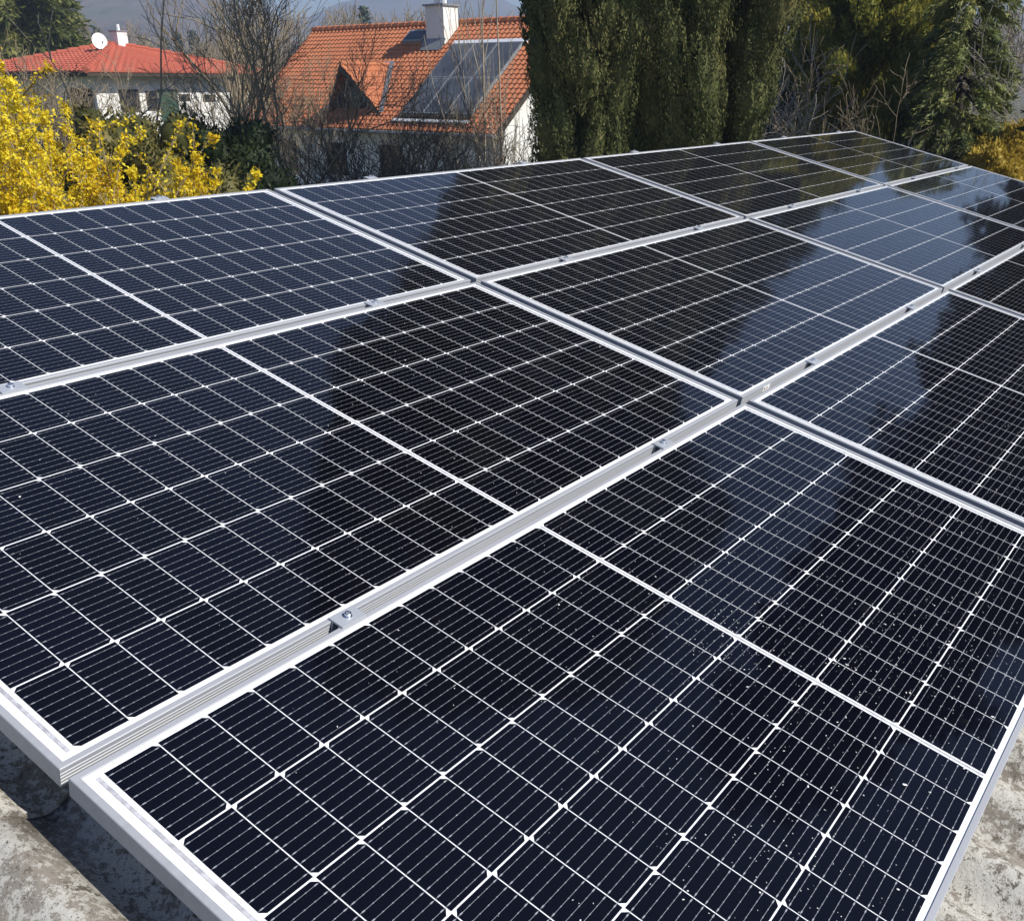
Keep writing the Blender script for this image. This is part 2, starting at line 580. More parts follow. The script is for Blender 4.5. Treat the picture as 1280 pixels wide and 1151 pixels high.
proto = build_panel()
rownames = ['back row along the ridge', 'middle row', 'front row along the eave']
colnames = ['leftmost', 'second from the left', 'third from the left', 'farthest, right end']
pr = random.Random(11)
panels = {}
for r in range(3):
    for c in range(4):
        o = proto if (r, c) == (0, 0) else copy_tree(proto)
        o.location = pt(c * (PL + GU), r * (PW + GV), 0)
        o.rotation_euler = PROT
        panels[r, c] = o
        tag(o, 'dark silver-framed solar panel, %s, %s' % (rownames[r], colnames[c]), 'solar panel', 'solar panels in three rows on the shed roof')
mb = MB()
mb.add([(0.15, -PW - 0.0004, -0.022), (0.20, -PW - 0.0004, -0.022), (0.20, -PW - 0.0004, -0.004), (0.15, -PW - 0.0004, -0.004)], [(0, 1, 2, 3)])
mb.add([(0.153 + a, -PW - 0.0007, b) for a, b in ((0.004, -0.018), (0.012, -0.018), (0.012, -0.009), (0.004, -0.009))], [(0, 1, 2, 3)], 1)
for q in range(3):
    mb.add([(0.170 + a, -PW - 0.0007, b) for a, b in ((0, -0.018 + q * 0.004), (0.022 - q * 0.004, -0.018 + q * 0.004), (0.022 - q * 0.004, -0.0165 + q * 0.004), (0, -0.0165 + q * 0.004))], [(0, 1, 2, 3)], 1)
mb.build('sticker', [M['sticker'], M['ink']], panels[1, 1])

# ---- clamps
CU = 0.030


def build_clamp(end):
    root = empty('end_clamp' if end else 'mid_clamp')
    mb = MB()
    t, hl = 0.003, 0.028
    if not end:
        g = GV / 2
        pf = [(-g - 0.008, 0.0006), (g + 0.008, 0.0006), (g + 0.008, 0.0036), (g - 0.001, 0.0036), (g - 0.001, 0.0036), (-g - 0.008, 0.0036)]
        mb.box(-hl, hl, -g - 0.0075, g + 0.0075, 0.0006, 0.0042)
        mb.box(-hl, hl, -g + 0.001, -g + 0.0035, -0.024, 0.0006)
        mb.box(-hl, hl, g - 0.0035, g - 0.001, -0.024, 0.0006)
    else:
        mb.box(-hl, hl, -0.008, 0.02, 0.0006, 0.0042)
        mb.box(-hl, hl, 0.0165, 0.02, -0.035, 0.0006)
        mb.box(-hl, hl, 0.002, 0.0165, -0.0355, -0.032)
    mb.build('clamp_body', M['steel'], root)
    mb = MB()
    yc = 0.0 if not end else 0.010
    n = 16
    ring = lambda r, zz: [(r * math.cos(2 * math.pi * k / n), yc + r * math.sin(2 * math.pi * k / n), zz) for k in range(n)]
    rs = [ring(0.0085, 0.0042), ring(0.0085, 0.0055), ring(0.0062, 0.0055), ring(0.0062, 0.0115), ring(0.0052, 0.0122), ring(0.0034, 0.0122), ring(0.0034, 0.008)]
    mb.add([p for r_ in rs for p in r_], [(i * n + k, i * n + (k + 1) % n, (i + 1) * n + (k + 1) % n, (i + 1) * n + k) for i in range(len(rs) - 1) for k in range(n)] + [tuple((len(rs) - 1) * n + k for k in range(n))])
    mb.build('bolt', M['bolt'], root)
    return root


mid0 = build_clamp(False)
end0 = build_clamp(True)
first = {True: True, False: True}
seam_names = ['ridge edge of the back row', 'seam between back and middle rows', 'seam between middle and front rows']
for si, v in ((0, 0.0), (1, PW + GV / 2), (2, 2 * PW + 1.5 * GV)):
    for i, u in enumerate(RAIL_U):
        end = si == 0
        src = end0 if end else mid0
        o = src if first[end] else copy_tree(src)
        first[end] = False
        o.location = pt(u, v)
        o.rotation_euler = PROT
        tag(o, 'silver clamp on the %s, %s from the left' % (seam_names[si], ORD[i]), 'clamp', 'clamps holding the solar panels')

# ---- pale specks lying on the glass
nr = np.random.default_rng(3)
spk = []


def specks(n, cu, cv, su, sv):
    for _ in range(n * 2):
        u, v = nr.normal(cu, su), nr.normal(cv, sv)
        spk.append((u, v))


specks(120, 1.10, 2.72, 0.16, 0.16)
specks(60, 1.03, 2.62, 0.07, 0.06)
specks(170, 1.35, 2.95, 0.2, 0.10)
specks(170, 2.0, 2.85, 0.25, 0.18)
specks(130, 2.6, 2.8, 0.3, 0.2)
specks(110, 1.0, 2.4, 0.4, 0.2)
specks(120, 0.55, 2.95, 0.25, 0.1)
specks(70, 3.2, 1.3, 1.0, 0.4)
specks(60, 1.0, 1.5, 0.6, 0.3)
vs, fs = [], []
for u, v in spk:
    r_, c_ = int(v // (PW + GV)), int(u // (PL + GU))
    uu, vv = u - c_ * (PL + GU), v - r_ * (PW + GV)
    if not (0.015 < uu < PL - 0.015 and 0.015 < vv < PW - 0.015 and 0 <= r_ < 3 and 0 <= c_ < 4): continue
    s = float(np.exp(nr.normal(math.log(0.00062), 0.45)))
    k = nr.integers(5, 8)
    a0 = nr.uniform(0, 6.28)
    b = len(vs)
    st = nr.uniform(1, 2.2)
    for q in range(k):
        a = 2 * math.pi * q / k
        rr = s * nr.uniform(0.6, 1.2)
        x_, y_ = rr * math.cos(a) * st, rr * math.sin(a)
        vs.append(pt(u + x_ * math.cos(a0) - y_ * math.sin(a0), v + x_ * math.sin(a0) + y_ * math.cos(a0), GLZ + 0.0012))
    vs.append(pt(u, v, GLZ + 0.0012 + s * 0.5))
    for q in range(k): fs.append((b + (q + 1) % k, b + q, b + k))
tag(mesh_obj('dust_specks', vs, fs, M['flake']), 'pale dust specks scattered over the glass of the front panels', 'dust', kind='stuff')


# ------------------------------------------------------------------ vegetation tools
def unit(a):
    return a / np.maximum(np.linalg.norm(a, axis=1, keepdims=True), 1e-9)


def leaves(P, D, Nr, ln, wd, rs):
    """diamond blades: position, direction, normal"""
    D = unit(D)
    S = unit(np.cross(D, Nr))
    n = len(P)
    ln = ln * rs.uniform(0.6, 1.35, (n, 1))
    wd = wd * rs.uniform(0.6, 1.35, (n, 1))
    a = P - D * ln * 0.5
    b = P + S * wd * 0.5
    c = P + D * ln * 0.5
    d = P - S * wd * 0.5
    Vv = np.stack([a, b, c, d], 1).reshape(-1, 3)
    F = np.arange(n * 4).reshape(n, 4)
    return Vv, F


def lobes_mesh(name, lobes, per, ln, wd, material, parent, seed, up=0.8, jit=0.5, core=0.6, out=0.55, nj=0.3, dmin=0.68, strand=0.0):
    """lobes: list of (centre, axis, radius, half length); blades over each lobe plus a lumpy inner body"""
    rs = np.random.default_rng(seed)
    VV, FF, off = [], [], 0
    for c, ax, r, h, *q_ in lobes:
        sc = q_[0] if q_ else 1.0
        c, ax = np.array(c), np.array(ax) / np.linalg.norm(ax)
        n = max(20, int(per * r * (h + r) / sc ** 2))
        d = unit(rs.normal(size=(n, 3)))
        t = d @ ax
        rad = d - t[:, None] * ax
        # lumpy surface
        k1, k2 = rs.normal(size=(3,)) * 3, rs.normal(size=(3,)) * 5
        lump = 1 + 0.16 * np.sin(d @ k1 + 1) + 0.12 * np.sin(d @ k2 + 2)
        if strand:
            x_ = np.cross(ax, [0.3, 1, 0.1]); x_ /= np.linalg.norm(x_)
            ph = np.arctan2(d @ np.cross(ax, x_), d @ x_)
            wob = rs.uniform(0, 6.28, 4)
            f1 = 6 * ph + 2.5 * np.sin(2.2 * t + wob[0]) + wob[1]
            f2 = 11 * ph + 2 * np.sin(5 * t + wob[2]) + wob[3]
            lump = lump + strand * np.sin(f1) + 0.8 * strand * np.sin(f2)
            gr = strand * 6 * np.cos(f1) + 0.8 * strand * 11 * np.cos(f2)
        depth = rs.uniform(dmin, 1.07, n)
        p = c + (rad * r + t[:, None] * ax * h) * (lump * depth)[:, None]
        nrm = unit(rad / r + t[:, None] * ax / h)
        if strand:
            nrm = unit(nrm - unit(np.cross(ax, rad)) * gr[:, None] * 0.7)
        dr = up * ax + (0.1 if strand else out) * nrm + rs.normal(size=(n, 3)) * jit
        nn = nrm + rs.normal(size=(n, 3)) * nj
        v, f = leaves(p, dr, nn, ln * sc, wd * sc, rs)
        VV.append(v); FF.append(f + off); off += len(v)
        # inner body
        if core:
            m_, k_ = 7, 9
            vs = []
            for i in range(m_ + 1):
                th = math.pi * i / m_
                for j in range(k_):
                    ph = 2 * math.pi * j / k_
                    vs.append((math.sin(th) * math.cos(ph), math.sin(th) * math.sin(ph), math.cos(th)))
            q = np.array(vs)
            z = ax
            x_ = np.cross(z, [0.3, 1, 0.1]); x_ /= np.linalg.norm(x_)
            y_ = np.cross(z, x_)
            q = q * (core * (1 + 0.12 * rs.normal(size=(len(q), 1))))
            q = c + q[:, :1] * x_ * r + q[:, 1:2] * y_ * r + q[:, 2:] * z * h
            f = np.array([(i * k_ + j, i * k_ + (j + 1) % k_, (i + 1) * k_ + (j + 1) % k_, (i + 1) * k_ + j) for i in range(m_) for j in range(k_)])
            VV.append(q); FF.append(f + off); off += len(q)
    return np_mesh(name, np.concatenate(VV), np.concatenate(FF), material, parent)


def trunk(parent, h, r, mt, lean=(0, 0), name='trunk', z0=-0.1):
    mb = MB()
    n = 7
    pts = [(lean[0] * t + 0.05 * math.sin(5 * t), lean[1] * t + 0.05 * math.cos(4 * t), z0 + h * t) for t in [i / n for i in range(n + 1)]]
    mb.tube(pts, [r * (1 - 0.85 * i / n) + (0.35 * r if i == 0 else 0) for i in range(n + 1)], 8)
    return mb.build(name, mt, parent, True)


class Twigs:
    """many thin tapered 4-sided tubes in one mesh"""

    def __init__(s, seed):
        s.A, s.B, s.ra, s.rb = [], [], [], []
        s.r = random.Random(seed)

    def seg(s, a, b, ra, rb):
        s.A.append(a); s.B.append(b); s.ra.append(ra); s.rb.append(rb)

    def grow(s, p, d, length, rad, depth, spread=0.6, upb=0.15, kids=(2, 4), bend=0.18, shrink=0.68, minr=0.002, segs=4):
        r = s.r
        n = segs
        pts = [p]
        dirs = []
        for i in range(n):
            d = (d + Vector((r.gauss(0, bend), r.gauss(0, bend), r.gauss(0, bend) + upb * 0.3))).normalized()
            q = p + d * (length / n)
            ra = max(minr, rad * (1 - 0.5 * i / n))
            rb = max(minr, rad * (1 - 0.5 * (i + 1) / n))
            s.seg(p, q, ra, rb)
            p = q
            pts.append(p); dirs.append(d)
        if depth <= 0: return
        for k in range(r.randint(*kids)):
            i = r.randint(1, n)
            dd = dirs[i - 1]
            a = Vector((r.gauss(0, 1), r.gauss(0, 1), r.gauss(0, 1)))
            a = (a - dd * a.dot(dd)).normalized()
            nd = (dd * (1 - spread * 0.45) + a * spread * r.uniform(0.6, 1.2) + Vector((0, 0, upb))).normalized()
            s.grow(pts[i], nd, length * shrink * r.uniform(0.7, 1.15), max(minr, rad * 0.58 * r.uniform(0.75, 1.1)), depth - 1, spread, upb, kids, bend, shrink, minr, segs)
        s.grow(pts[-1], dirs[-1], length * shrink, max(minr, rad * 0.5), depth - 1, spread, upb, kids, bend, shrink, minr, segs)

    def build(s, name, mt, parent=None, k=4, lo=0.0, hi=9.0):
        A = np.array(s.A); B = np.array(s.B)
        ra = np.array(s.ra)[:, None]; rb = np.array(s.rb)[:, None]
        sel = (ra[:, 0] >= lo) & (ra[:, 0] < hi)
        A, B, ra, rb = A[sel], B[sel], ra[sel], rb[sel]
        D = unit(B - A)
        ref = np.where(np.abs(D[:, 2:3]) > 0.9, np.array([[1., 0, 0]]), np.array([[0, 0, 1.]]))
        X = unit(np.cross(D, ref)); Y = np.cross(D, X)
        vs = []
        for P_, rr in ((A, ra), (B + D * rb * 0.5, rb)):
            for i in range(k):
                t = 2 * math.pi * i / k
                vs.append(P_ + (X * math.cos(t) + Y * math.sin(t)) * rr)
        n = len(A)
        Vv = np.stack(vs, 1).reshape(-1, 3)
        idx = np.arange(n)[:, None] * (2 * k)
        F = np.concatenate([idx + np.array([[i, (i + 1) % k, k + (i + 1) % k, k + i]]) for i in range(k)])
        return np_mesh(name, Vv, F, mt, parent)


def bare_tree(name, loc, label, cat, seed, stems, mt_big, mt_small, split=0.012, group=None, **kw):
    root = empty(name, loc)
    tag(root, label, cat, group)
    t = Twigs(seed)
    for (p, d, ln, rad, depth) in stems:
        t.grow(Vector(p), Vector(d).normalized(), ln, rad, depth, **kw)
    o = t.build('branches', mt_big, root, 4)
    o.data.materials.append(mt_small)
    ra = np.array(t.ra)
    o.data.polygons.foreach_set('material_index', np.tile((ra < split).astype(np.int32), 4))
    return root


def gpos(x, Y, y=110):
    p = at(x, y, Y)
    return Vector((p.x, p.y, 0))


# ------------------------------------------------------------------ the two dark columnar yews behind the ridge
def plume_tree(name, loc, label, seed, height, rad_at, n, per, material, ln, wd, z0=1.6, lr=(0.2, 0.34), lh=(0.55, 1.0), cat='tree', lean_out=0.18, dmin=0.7, core=0.6, strand=0.0, fine=False):
    root = empty(name, loc)
    tag(root, label, cat)
    r = random.Random(seed)
    lobes = []
    if fine:
        nc = n
        for k in range(nc):
            a0 = 6.2832 * k / nc + r.uniform(-0.2, 0.2)
            q0 = r.uniform(0.82, 1.1)
            z = z0 + r.uniform(0, 0.5)
            while z < height - 0.6:
                rr = rad_at(z)
                a = a0 + r.gauss(0, 0.10)
                q = rr * q0 * r.uniform(0.84, 1.12)
                wd_ = 6.2832 * rr / nc * r.uniform(0.36, 0.54) + 0.03
                hh = r.uniform(*lh)
                lobes.append(((q * math.cos(a), q * math.sin(a), z), (math.cos(a) * lean_out + r.gauss(0, 0.05), math.sin(a) * lean_out + r.gauss(0, 0.05), 1), wd_, hh, 1.0 if z < 6.3 and math.sin(a) < 0.4 else 2.2))
                z += hh * r.uniform(1.0, 1.45)
    for i in range(0 if fine else n):
        z = z0 + (height - z0 - 0.5) * (i + r.random()) / n
        rr = rad_at(z)
        a = i * 2.39996 + r.uniform(-0.4, 0.4)
        q = rr * r.uniform(0.6, 1.08)
        s = r.uniform(*lr)
        lobes.append(((q * math.cos(a), q * math.sin(a), z), (math.cos(a) * lean_out + r.gauss(0, 0.06), math.sin(a) * lean_out + r.gauss(0, 0.06), 1), s, r.uniform(*lh), 1.0))
    for i in range(int(height / 0.9)):
        z = z0 + i * 0.85
        rr = rad_at(z) * 0.62
        lobes.append(((0, 0, z), (0, 0, 1), max(0.12, rr * 0.55), 0.9, 2.2 if fine else 1.0))
    lobes_mesh('crown', lobes, per, ln, wd, material, root, seed, up=0.9, jit=0.34, core=core, out=0.4, nj=0.3, dmin=dmin, strand=strand)
    trunk(root, height * 0.85, 0.16, M['bark_dark'])
    return root


YC = 10.6
ca = at(731, 110, YC)
cb = at(872, 110, YC + 0.2)


def rad_a(z):
    return (0.42 + 0.10 * min(5, max(0, z - 3.9))) * max(0.12, min(1, (15.0 - z) / 4.0))


def rad_b(z):
    return (0.36 + 0.15 * min(6, max(0, z - 2.6)) + 0.3 * min(2.2, max(0, z - 7.0))) * max(0.15, min(1, (15.0 - z) / 4.0))


plume_tree('yew_tree', (ca.x, ca.y, 0), 'dark green columnar yew just behind the panel ridge, left one beside the orange house', 21, 15.0, rad_a, 9, 44000, M['cypress'], 0.033, 0.0125, lr=(0.20, 0.34), lh=(0.34, 0.62), dmin=0.88, core=0.7, strand=0.11, fine=True)
plume_tree('yew_tree', (cb.x, cb.y, 0), 'dark green columnar yew just behind the panel ridge, right one widening upward', 22, 15.0, rad_b, 10, 44000, M['cypress'], 0.033, 0.0125, lr=(0.20, 0.34), lh=(0.34, 0.62), dmin=0.88, core=0.7, strand=0.11, fine=True)


# ------------------------------------------------------------------ layered conifers
def layered(name, loc, label, seed, height, rmax, tiers, material, per=1500, ln=0.12, wd=0.03, z0=0.6, droop=0.25, cat='tree', flat=0.35, power=0.9, top=0.05, lob=0.26):
    root = empty(name, loc)
    tag(root, label, cat)
    r = random.Random(seed)
    lobes = []
    bt = Twigs(seed + 1)
    for i in range(tiers):
        f = (i + r.random() * 0.6) / tiers
        z = z0 + (height - z0) * f
        rr = rmax * ((1 - f) ** power + top)
        nb = max(3, int(5 + 5 * (1 - f)))
        a0 = r.random() * 6.28
        for b in range(nb):
            a = a0 + 2 * math.pi * b / nb + r.uniform(-0.25, 0.25)
            ext = rr * r.uniform(0.75, 1.12)
            bt.seg(Vector((0, 0, z)), Vector((ext * 0.9 * math.cos(a), ext * 0.9 * math.sin(a), z - droop * ext * 0.9)), 0.025, 0.006)
            m_ = max(1, int(ext / (lob * 1.5)))
            for k in range(m_):
                t = (k + 0.75) / m_
                s = lob * r.uniform(0.7, 1.25) * (1.1 - 0.35 * t)
                c = (ext * t * math.cos(a), ext * t * math.sin(a), z - droop * ext * t * t + r.gauss(0, 0.05))
                lobes.append((c, (math.cos(a), math.sin(a), -droop * 1.2), s * flat * 1.6, s * 1.5))
    lobes_mesh('crown', lobes, per, ln, wd, material, root, seed, up=0.9, jit=0.45, core=0.55)
    n_ = 8
    r0 = 0.06 + 0.022 * height
    for i in range(n_):
        bt.seg(Vector((0, 0, height * i / n_ - 0.1)), Vector((0, 0, height * (i + 1) / n_ - 0.1)), r0 * (1 - 0.9 * i / n_), r0 * (1 - 0.9 * (i + 1) / n_))
    bt.build('branches', M['bark_dark'], root, 5)
    return root


# tall spruce top left, beyond the red roof
p = gpos(25, 58)
layered('spruce_tree', p, 'big sunlit green spruce at the top left, behind the red roofed house', 31, 16.5, 5.4, 22, M['spruce'], per=260, ln=0.40, wd=0.11, z0=1.0, droop=0.30, lob=0.8, flat=0.5, power=0.75)
# dark conifer between the yew and the golden tree
p = gpos(1012, 22)
layered('pine_tree', p, 'dark tall pine with bare lower trunk behind twigs, right of the yews', 32, 15.0, 1.8, 16, M['dark_yew'], per=2800, ln=0.12, wd=0.03, z0=6.9, droop=0.2, lob=0.36, power=0.4)
layered('spruce_tree', (6.3, 26, 0), 'tall dark spruce far behind the golden thuja', 36, 15.5, 1.9, 26, M['dark_yew'], per=900, ln=0.22, wd=0.07, droop=0.3, lob=0.5, power=0.3, flat=0.5)
# golden thuja
p = gpos(1092, 17.5)


def rad_t(z):
    return 1.22 * max(0.1, min(1, (6.9 - z) / 2.6)) ** 0.6


root = plume_tree('thuja_tree', p, 'golden green thuja behind the far end of the panels', 33, 6.8, rad_t, 190, 8000, M['gold_thuja'], 0.085, 0.03, z0=1.0, lr=(0.16, 0.30), lh=(0.3, 0.55), lean_out=0.5)
# hemlock
p = gpos(1202, 15.8)
layered('hemlock_tree', p, 'green hemlock with drooping feathery branches, right of the golden thuja', 34, 5.75, 0.95, 16, M['hemlock'], per=5200, ln=0.10, wd=0.02, z0=1.8, droop=0.5, lob=0.30, power=0.3, top=0.1, flat=0.3)
# tall conifer just outside the frame on the right: seen in the glass
layered('spruce_tree', (7.0, 11.0, 0), 'tall dark spruce beyond the right end of the shed, mirrored in the panels', 35, 14.5, 1.9, 28, M['dark_yew'], per=1300, ln=0.2, wd=0.06, droop=0.3, lob=0.5, power=0.28, flat=0.5)


# ------------------------------------------------------------------ rounded bushes
def bush(name, loc, label, seed, rx, ry, z0, z1, n, per, material, ln, wd, lob, cat='bush', up=0.5, jit=0.6):
    root = empty(name, loc)
    tag(root, label, cat)
    r = random.Random(seed)
    lobes = []
    for i in range(n):
        a, b = r.random() * 6.283, math.acos(r.uniform(-0.6, 1))
        q = r.uniform(0.72, 1.0)
        zc, hz = (z0 + z1) / 2, (z1 - z0) / 2
        c = (rx * q * math.sin(b) * math.cos(a), ry * q * math.sin(b) * math.sin(a), zc + hz * q * math.cos(b))
        nrm = Vector((c[0] / rx ** 2, c[1] / ry ** 2, (c[2] - zc) / hz ** 2)).normalized()
        s = lob * r.uniform(0.7, 1.3)
        lobes.append((c, (nrm.x, nrm.y, nrm.z + 0.7), s, s * 1.35))
    lobes.append(((0, 0, (z0 + z1) / 2), (0, 0, 1), min(rx, ry) * 0.8, (z1 - z0) * 0.4))
    lobes_mesh('crown', lobes, per, ln, wd, material, root, seed, up=up, jit=jit, core=0.75)
    trunk(root, z0 + 0.6, 0.05, M['bark_dark'])
    return root


p = gpos(1270, 15.0)
bush('cypress_bush', p, 'golden yellow dwarf cypress bush at the right edge, below the hemlock', 41, 0.50, 0.5, 1.6, 3.58, 56, 6500, M['gold_bush'], 0.06, 0.022, 0.18, up=0.8, jit=0.35)
p = gpos(150, 9.6)
bush('box_bush', p, 'olive green bush behind the yellow forsythia, below the white wall', 42, 1.0, 0.6, 1.0, 3.98, 70, 4200, M['hedge'], 0.06, 0.024, 0.22)
p = gpos(275, 11)
bush('yew_bush', p, 'very dark green low yew bush to the right of the forsythia', 43, 0.72, 0.6, 1.2, 3.82, 60, 4600, M['dark_yew'], 0.06, 0.02, 0.22, up=0.7)
p = gpos(985, 18.5)
bush('yew_bush', p, 'dark evergreen mass behind the tangled bare shrub', 45, 1.4, 0.8, 1.0, 4.75, 90, 1900, M['dark_yew'], 0.09, 0.03, 0.32, up=0.7)
p = gpos(1075, 13.5)
bush('yew_bush', p, 'dark shaded yew bush under the golden thuja, behind the panel corner', 44, 1.5, 0.6, 1.0, 3.50, 70, 2600, M['dark_yew'], 0.08, 0.026, 0.26, up=0.7)

# ------------------------------------------------------------------ forsythia
def forsythia(loc, label, seed, n, xr, hr, lean):
    root = empty('forsythia_bush', loc)
    tag(root, label, 'bush', 'flowering forsythia by the shed')
    rs = np.random.default_rng(seed)
    tw = Twigs(seed)
    PP = []

    def stem(p, d, ln, rad, sub, dens):
        m_ = max(4, int(ln / 0.09))
        for i in range(m_):
            d = d + np.array([0, 0, -0.012]) + rs.normal(size=3) * 0.034
            d = d / np.linalg.norm(d)
            q = p + d * ln / m_
            if q[0] > 0.68: return
            rr = rad * (1 - 0.7 * i / m_)
            tw.seg(Vector(p), Vector(q), rr, rr * 0.9)
            if p[2] > 2.3:
                for _ in range(rs.poisson(dens)):
                    PP.append(p + (q - p) * rs.random() + rs.normal(size=3) * 0.018)
            if sub and i > m_ * 0.3 and rs.random() < 0.42:
                dd = d + rs.normal(size=3) * 0.5
                stem(q, dd / np.linalg.norm(dd), ln * rs.uniform(0.06, 0.16), rad * 0.5, sub - 1, dens)
            p = q
    for i in range(n):
        p = np.array([rs.uniform(*xr), rs.uniform(-0.45, 0.45), 0.0])
        d = np.array([rs.normal(lean, 0.07), rs.normal(0, 0.06), 1.0])
        stem(p, d / np.linalg.norm(d), rs.uniform(*hr), 0.011, 2, 12.0)
    PP = np.array(PP)
    tw.build('stems', M['twig'], root, 4)
    # each flower: two crossed pairs of narrow petals
    n_ = len(PP)
    VV, FF, off = [], [], 0
    ax = unit(rs.normal(size=(n_, 3)))
    nr_ = unit(np.cross(ax, rs.normal(size=(n_, 3))))
    for k in range(2):
        dd = ax if k == 0 else np.cross(ax, nr_)
        v, f = leaves(PP, dd + nr_ * 0.15, nr_, 0.030, 0.015, rs)
        VV.append(v); FF.append(f + off); off += len(v)
    np_mesh('flowers', np.concatenate(VV), np.concatenate(FF), M['forsythia'], root)
    return root


p = gpos(40, 7.6)
forsythia(p, 'tall bright yellow forsythia at the left edge, rising in front of the red roof', 51, 135, (-0.70, 0.06), (2.9, 4.12), 0.0)
p = gpos(150, 7.3)
forsythia(p, 'lower yellow forsythia beside the panel edge, in front of the dark yew', 52, 130, (-0.55, 0.22), (2.8, 3.56), 0.0)

# ------------------------------------------------------------------ bare trees and shrubs
V3 = Vector
p = gpos(352, 15.5)
bare_tree('fruit_tree', p, 'large bare fruit tree with dark forked limbs in front of the orange house', 'tree', 61,
          [((0, 0, 0), (0.02, 0, 1), 2.3, 0.085, 0), ((0, 0, 2.1), (-0.5, 0.1, 1), 1.6, 0.036, 5), ((0, 0, 2.2), (0.5, -0.1, 1), 1.5, 0.036, 5), ((0.02, 0, 2.3), (0.1, 0.2, 1), 1.8, 0.036, 5), ((0, 0, 2.0), (-1.0, -0.2, 0.75), 1.5, 0.034, 5), ((0, 0, 2.15), (1.0, 0.2, 0.7), 1.4, 0.032, 5)],
          M['twig'], M['twig'], 0.014, upb=0.22, spread=0.62, kids=(2, 3), minr=0.0026)
for x, Y, sd, lab in ((322, 24, 64, 'slender bare tree with warm brown twigs left of the orange roof'),):
    bare_tree('fruit_tree', gpos(x, Y), lab, 'tree', sd,
              [((0, 0, 0), (0, 0, 1), 1.9, 0.06, 0)] + [((0, 0, 1.7), (0.55 * math.cos(q), 0.55 * math.sin(q), 1), 1.35, 0.028, 5) for q in (0.3, 1.7, 3.0, 4.4, 5.5)],
              M['bark'], M['twig'], 0.014, upb=0.2, spread=0.65, kids=(2, 3), minr=0.0038)
p = gpos(268, 18.5)
bare_tree('fruit_tree', p, 'slim bare tree with long upright shoots in front of the red roof', 'tree', 62,
          [((0, 0, 0), (0, 0, 1), 2.2, 0.08, 0), ((0, 0, 2), (0.3, 0, 1), 2.0, 0.05, 4), ((0, 0, 2), (-0.35, 0, 1), 2.0, 0.05, 4), ((0, 0, 2.1), (0.0, 0.3, 1), 2.3, 0.05, 4)],
          M['twig'], M['twig'], 0.014, upb=0.3, spread=0.55, kids=(2, 3), minr=0.0036)
p = gpos(605, 17.0)
bare_tree('sapling', p, 'pale bare sapling with upright stems in front of the roof collector', 'tree', 63,
          [((0.0, 0, 0), (0.02, 0, 1), 3.0, 0.03, 2), ((0.06, 0, 0), (-0.02, 0.02, 1), 3.4, 0.034, 3), ((0, 0, 2.4), (-0.18, 0, 1), 1.6, 0.016, 3), ((0.1, 0, 2.2), (0.2, 0, 1), 1.4, 0.014, 2)],
          M['bark_pale'], M['bark_pale'], 0.012, upb=0.4, spread=0.4, kids=(2, 3), minr=0.0028, bend=0.06)
p = gpos(560, 14.5)
for i, (x, Y, hh, seed, lab) in enumerate([
        (400, 13.0, 1.15, 71, 'dark bare shrub behind the panel seam, under the orange roof'),
        (455, 13.8, 1.25, 72, 'dense dark bare shrub below the roof dormer'),
        (525, 13.2, 1.15, 73, 'dark bare shrub below the roof collector'),
        (575, 14.0, 1.05, 74, 'tan bare shrub left of the pale sapling'),
        (430, 16.8, 1.4, 76, 'dark twiggy bare shrub close to the grey house wall, left of the dormer'),
        (500, 17.2, 1.4, 77, 'dark twiggy bare shrub close to the grey house wall, under the roof eave'),
        (560, 17.0, 1.3, 78, 'dark twiggy bare shrub by the house wall, under the lower end of the collector'),
        (636, 16.0, 1.2, 75, 'thin bare shrub in front of the white gable wall')]):
    q = gpos(x, Y)
    r_ = random.Random(seed)
    st = []
    for k in range(15):
        a = r_.random() * 6.28
        st.append(((r_.gauss(0, 0.32), r_.gauss(0, 0.2), 1.3), (0.55 * math.cos(a), 0.55 * math.sin(a), 1), hh * r_.uniform(0.75, 1.1), 0.016, 3))
    for k in range(4):
        a = r_.random() * 6.28
        st.append(((r_.gauss(0, 0.15), r_.gauss(0, 0.12), 0), (0.1 * math.cos(a), 0.1 * math.sin(a), 1), 1.7, 0.03, 0))
    bare_tree('bare_shrub', q, lab, 'shrub', seed, st, M['bark_dark'], M['bark'] if i < 3 else (M['bark'] if 76 <= seed <= 78 else M['twig']), 0.010, group='bare winter shrubs by the orange house', upb=0.18, spread=0.75, kids=(2, 3), minr=0.003)
q = gpos(38, 22)
r_ = random.Random(85)
bare_tree('bare_shrub', q, 'tan twiggy bare bush in front of the shaded wall under the red roof', 'shrub', 85,
          [((0, 0, 0), (0, 0, 1), 2.2, 0.05, 0)] + [((r_.gauss(0, 0.6), r_.gauss(0, 0.3), 1.8), (r_.gauss(0, 0.45), r_.gauss(0, 0.3), 1), r_.uniform(1.0, 1.5), 0.022, 4) for _ in range(22)],
          M['twig'], M['twig'], 0.014, upb=0.12, spread=0.7, kids=(2, 3), minr=0.0045)
q = gpos(96, 11.5)
bare_tree('pale_shrub', q, 'whitish bare shrub with crooked stems left of the white wall', 'shrub', 79,
          [((0, 0, 0), (0, 0, 1), 3.2, 0.03, 1), ((0, 0, 2.6), (-0.3, 0, 1), 1.1, 0.022, 2), ((0, 0, 2.9), (0.5, 0, 1), 1.2, 0.022, 3), ((0, 0, 2.9), (0.1, 0, 1), 1.0, 0.022, 2)],
          M['bark_pale'], M['bark_pale'], 0.012, upb=0.1, spread=0.7, kids=(1, 2), minr=0.004)
